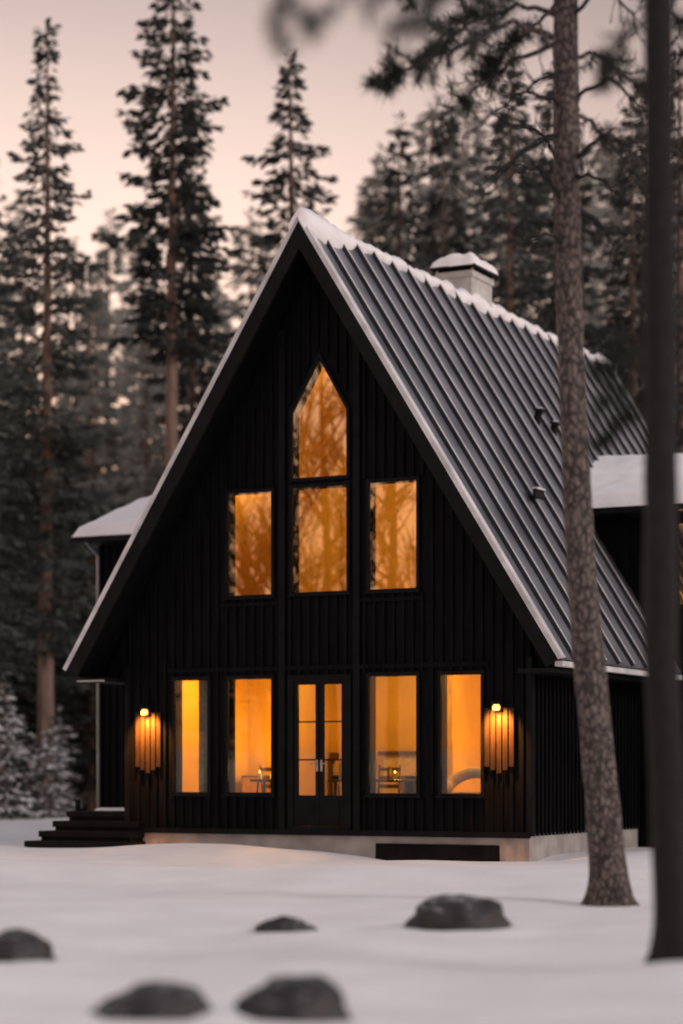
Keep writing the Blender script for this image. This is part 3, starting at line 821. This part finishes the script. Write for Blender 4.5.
tm = MB(); tm.tube(pts, rad, 56, M_bark, wob=.075, flare=fl); tm.obj('trunk', pine, smooth=True)
bm = MB(); nm = MB()
D0 = 20.9
def Q(l, d, z): return P3(l, d, z+0)-inv
LIMBS = [
 ([(2.12,D0,8.1), (1.6,D0-.3,8.25), (1.1,D0-.4,8.0), (.6,D0-.5,7.75), (.42,D0-.6,7.6)], .035, .75, .5),
 ([(2.12,D0,8.4), (1.7,D0+.3,8.6), (1.2,D0+.4,8.45), (.8,D0+.5,8.2)], .03, .65, .5),
 ([(2.12,D0,8.2), (1.7,D0+.6,8.2), (1.4,D0+.9,8.05), (1.1,D0+1.2,7.9)], .03, .6, .5),
 ([(2.12,D0,9.0), (1.6,D0-.2,9.1), (1.0,D0-.2,8.8), (.6,D0-.2,8.55)], .035, .8, .55),
 ([(2.12,D0,8.9), (1.8,D0-.6,8.8), (1.5,D0-1,8.5), (1.3,D0-1.2,8.3)], .035, .6, .55),
 ([(2.12,D0,8.7), (2.5,D0-.2,8.8), (2.9,D0-.3,8.5), (3.2,D0-.3,8.2)], .03, .6, .45),
 ([(2.12,D0,8.0), (2.4,D0+.3,8.15), (2.8,D0+.4,7.9), (3.1,D0+.4,7.6)], .028, .6, .45),
 ([(2.12,D0,7.5), (2.4,D0+.5,7.55), (2.7,D0+.7,7.3), (2.95,D0+.8,7.0)], .028, .4, .45),
 ([(2.12,D0,9.4), (2.6,D0,9.7), (3.2,D0,9.5), (3.8,D0,9.3)], .035, 1.0, .5),
 ([(2.12,D0,9.1), (2.5,D0-.5,9.1), (2.8,D0-.8,8.8), (3.0,D0-.9,8.5)], .035, .8, .5),
 ([(2.12,D0,9.8), (1.6,D0,10.1), (.9,D0,10.0), (.4,D0,9.8)], .035, 1.0, .5),
 ([(2.12,D0,8.6), (1.9,D0+.5,8.5), (1.6,D0+.8,8.35), (1.45,D0+1,8.1)], .025, .6, .4),
]
for P, r0, nd, tw in LIMBS: limb(bm, nm, [Q(*p) for p in P], r0, r, nd, tw, ln=.16, wd=.0032, tn=28)
BARE = [
 [(2.13,D0,7.3), (1.8,D0-.2,7.15), (1.4,D0-.3,6.75), (1.0,D0-.4,6.5)],
 [(2.14,D0,6.55), (1.85,D0-.2,6.9), (1.5,D0-.3,6.95), (1.25,D0-.3,6.75)],
 [(2.14,D0,6.9), (1.9,D0+.2,7.35), (1.55,D0+.3,7.5), (1.3,D0+.3,7.75)],
 [(2.16,D0,6.6), (2.4,D0,6.45), (2.55,D0,6.25), (2.5,D0-.1,6.0)],
 [(2.14,D0,7.6), (2.5,D0-.2,7.75), (2.85,D0-.3,7.4), (3.0,D0-.3,7.1)],
 [(2.14,D0,8.3), (2.45,D0-.2,8.7), (2.7,D0-.3,8.3), (2.85,D0-.3,7.95)],
 [(2.13,D0,7.55), (1.7,D0-.3,7.6), (1.3,D0-.5,7.25), (.95,D0-.6,6.95)],
 [(2.14,D0,7.0), (2.45,D0-.3,7.2), (2.75,D0-.4,7.05), (2.95,D0-.5,6.8)],
 [(2.15,D0,6.2), (1.95,D0-.2,6.3), (1.7,D0-.3,6.2), (1.55,D0-.4,6.3)],
 [(2.14,D0,6.9), (2.4,D0-.3,6.8), (2.65,D0-.4,6.5), (2.8,D0-.5,6.45)],
 [(2.13,D0,7.9), (1.8,D0-.3,7.7), (1.5,D0-.5,7.3), (1.35,D0-.6,6.9)],
]
for P in BARE: limb(bm, nm, [Q(*p) for p in P], .024, r, 0, .45, start=.2, bark=M_bark_dk)
bm.obj('branch', pine, smooth=True); nm.obj('needle_crown', pine)

# dark pine nearer the viewer
bx2, by2 = cam_to_world(2.07, 13.9); gz2 = ground_z(bx2, by2)
pine2 = empty('pine_tree', 'dark-barked pine trunk rising from the snow', 'tree', (bx2, by2, gz2)); inv2 = Vector((bx2, by2, gz2))
pts = []; rad = []
for i in range(150):
    f = i/149; z = -.2+13*f; pts.append(P3(2.085-.105*min(1, max(0, z)/2)+.003*z+.012*math.sin(z*.7), 13.9, z+gz2)-inv2); rad.append(.110*(1-f)**.3*(1-.15*f)+.006)
tm = MB(); tm.tube(pts, rad, 40, M_bark_dk, wob=.06, flare=fl); tm.obj('trunk', pine2, smooth=True)
bm = MB(); nm = MB()
Q2 = lambda l, d, z: P3(l, d, z)-inv2
limb(bm, nm, [Q2(2.02,13.9,7.2), Q2(1.5,12.4,6.4), Q2(.7,10.6,5.3), Q2(.1,9.4,4.6), Q2(-.3,8.7,4.22)], .03, r, .5, .36, bark=M_bark_dk, ln=.10, tn=14, start=.55)
limb(bm, nm, [Q2(.7,10.6,5.3), Q2(.55,9.8,4.8), Q2(.28,9.0,4.33)], .018, r, .5, .28, bark=M_bark_dk, ln=.10, tn=14, start=.4)
for (z0, z1, tw, dd) in ((4.05,3.85,.24,.3), (3.85,3.62,.24,.45), (3.65,3.4,.2,.2)):
    limb(bm, nm, [Q2(2.0,13.9,z0-.05), Q2(1.9,13.9+dd,z0+.02), Q2(1.78,13.95+dd,(z0+z1)/2), Q2(1.66,14+dd,z1)], .012, r, .42, tw, bark=M_bark_dk, tn=12, start=.15, ln=.12, wd=.003)
limb(bm, nm, [Q2(2.0,13.9,6.0), Q2(1.9,14.1,6.05), Q2(1.75,14.2,5.9), Q2(1.67,14.2,5.7)], .014, r, .5, .22, bark=M_bark_dk, tn=12, start=.3, wd=.003)
for (a, b, c) in (((2.6,14.4,9.5), (3.2,14.6,9.4), (4,14.6,9)), ((1.6,14.4,10.5), (1.0,14.6,10.6), (.2,14.6,10.4)), ((2.3,15,11.5), (2.5,16,11.5), (2.7,17,11.2))):
    limb(bm, nm, [Q2(2.02,13.9,a[2]-.2), Q2(*a), Q2(*b), Q2(*c)], .03, r, .7, .5, bark=M_bark_dk, tn=14)
bm.obj('branch', pine2, smooth=True); nm.obj('needle_crown', pine2)

# ------------------------------------------------------------------ boulders
import bmesh
def boulder(l, d, wx, wy, hz, seed):
    b = bmesh.new(); bmesh.ops.create_icosphere(b, subdivisions=5, radius=1)
    for v in b.verts:
        p = v.co.copy()
        k = 1+.26*noise.noise(p*1.0+Vector((seed*5, 0, 0)))+.12*noise.noise(p*2.3+Vector((0, seed, 0)))+.05*noise.noise(p*7)
        v.co = Vector((p.x*wx*k, p.y*wy*k, (p.z*k)*hz))
    me = bpy.data.meshes.new('boulder'); b.to_mesh(me); b.free(); me.materials.append(M_rock)
    me.polygons.foreach_set('use_smooth', [True]*len(me.polygons))
    x, y = cam_to_world(l, d); o = bpy.data.objects.new('boulder', me); COL.objects.link(o)
    o.location = (x, y, ground_z(x, y)-.0); o.rotation_euler = (0, {1: .14, 2: -.08, 3: .1, 4: .06, 5: -.12}[seed], math.radians(26.6)+R.uniform(-.2, .2))
    o['label'] = 'dark rounded boulder poking out of the snow'; o['category'] = 'rock'; o['group'] = 'boulders in the snow'
for q in ROCKS: boulder(*q)

# ------------------------------------------------------------------ world, sun, camera
W = bpy.data.worlds.new('World'); S.world = W; W.use_nodes = True
nt = W.node_tree; N, L = nt.nodes, nt.links; bg = N['Background']
tc = N.new('ShaderNodeTexCoord'); sp = N.new('ShaderNodeSeparateXYZ'); L.new(tc.outputs['Generated'], sp.inputs[0])
cr = N.new('ShaderNodeValToRGB'); L.new(sp.outputs['Z'], cr.inputs['Fac'])
el = cr.color_ramp.elements
el[0].position = 0; el[0].color = (1.0,.44,.20,1); el[1].position = 1; el[1].color = (.44,.43,.47,1)
for p, c in ((.11,(1.1,.60,.36)), (.19,(.95,.66,.52)), (.26,(.68,.50,.43)), (.34,(.38,.29,.275)), (.6,(.48,.435,.455))):
    e = el.new(p); e.color = (*c, 1)
dt = N.new('ShaderNodeVectorMath'); dt.operation = 'DOT_PRODUCT'; gv = Vector((-.60,.78,.14)).normalized(); dt.inputs[1].default_value = gv
L.new(tc.outputs['Generated'], dt.inputs[0])
mr = N.new('ShaderNodeMapRange'); mr.inputs['From Min'].default_value = .92; mr.inputs['From Max'].default_value = 1.0; mr.interpolation_type = 'SMOOTHSTEP'
mr.inputs['To Min'].default_value = 1.0; mr.inputs['To Max'].default_value = 1.5
L.new(dt.outputs['Value'], mr.inputs['Value'])
vs = N.new('ShaderNodeVectorMath'); vs.operation = 'SCALE'; L.new(cr.outputs[0], vs.inputs[0]); L.new(mr.outputs[0], vs.inputs['Scale'])
sk = N.new('ShaderNodeTexSky'); sk.sky_type = 'NISHITA'; sk.sun_disc = False; sk.sun_elevation = math.radians(6); sk.sun_rotation = math.radians(-60)
ad = N.new('ShaderNodeMixRGB'); ad.blend_type = 'ADD'; ad.inputs[0].default_value = .015
L.new(vs.outputs[0], ad.inputs[1]); L.new(sk.outputs[0], ad.inputs[2]); L.new(ad.outputs[0], bg.inputs['Color']); bg.inputs['Strength'].default_value = 1.0
sl_ = bpy.data.lights.new('sun', 'SUN'); sl_.energy = 1.15; sl_.angle = math.radians(12); sl_.color = (1, .89, .85)
so = bpy.data.objects.new('sun', sl_); COL.objects.link(so)
dirv = Vector((-.90, .05, -.38)); so.rotation_euler = dirv.to_track_quat('-Z', 'Y').to_euler(); so.location = (20, 0, 30)

cd = bpy.data.cameras.new('camera'); cam = bpy.data.objects.new('camera', cd); COL.objects.link(cam)
cam.location = (OX, OY, 1.3); cam.rotation_euler = (math.radians(90), 0, math.atan2(SA, CA))
cd.sensor_width = 36; cd.lens = 2220/1024*36; cd.shift_y = 258/1024; cd.clip_end = 2000
cd.dof.use_dof = True; cd.dof.focus_distance = 29.5; cd.dof.aperture_fstop = .58
S.camera = cam
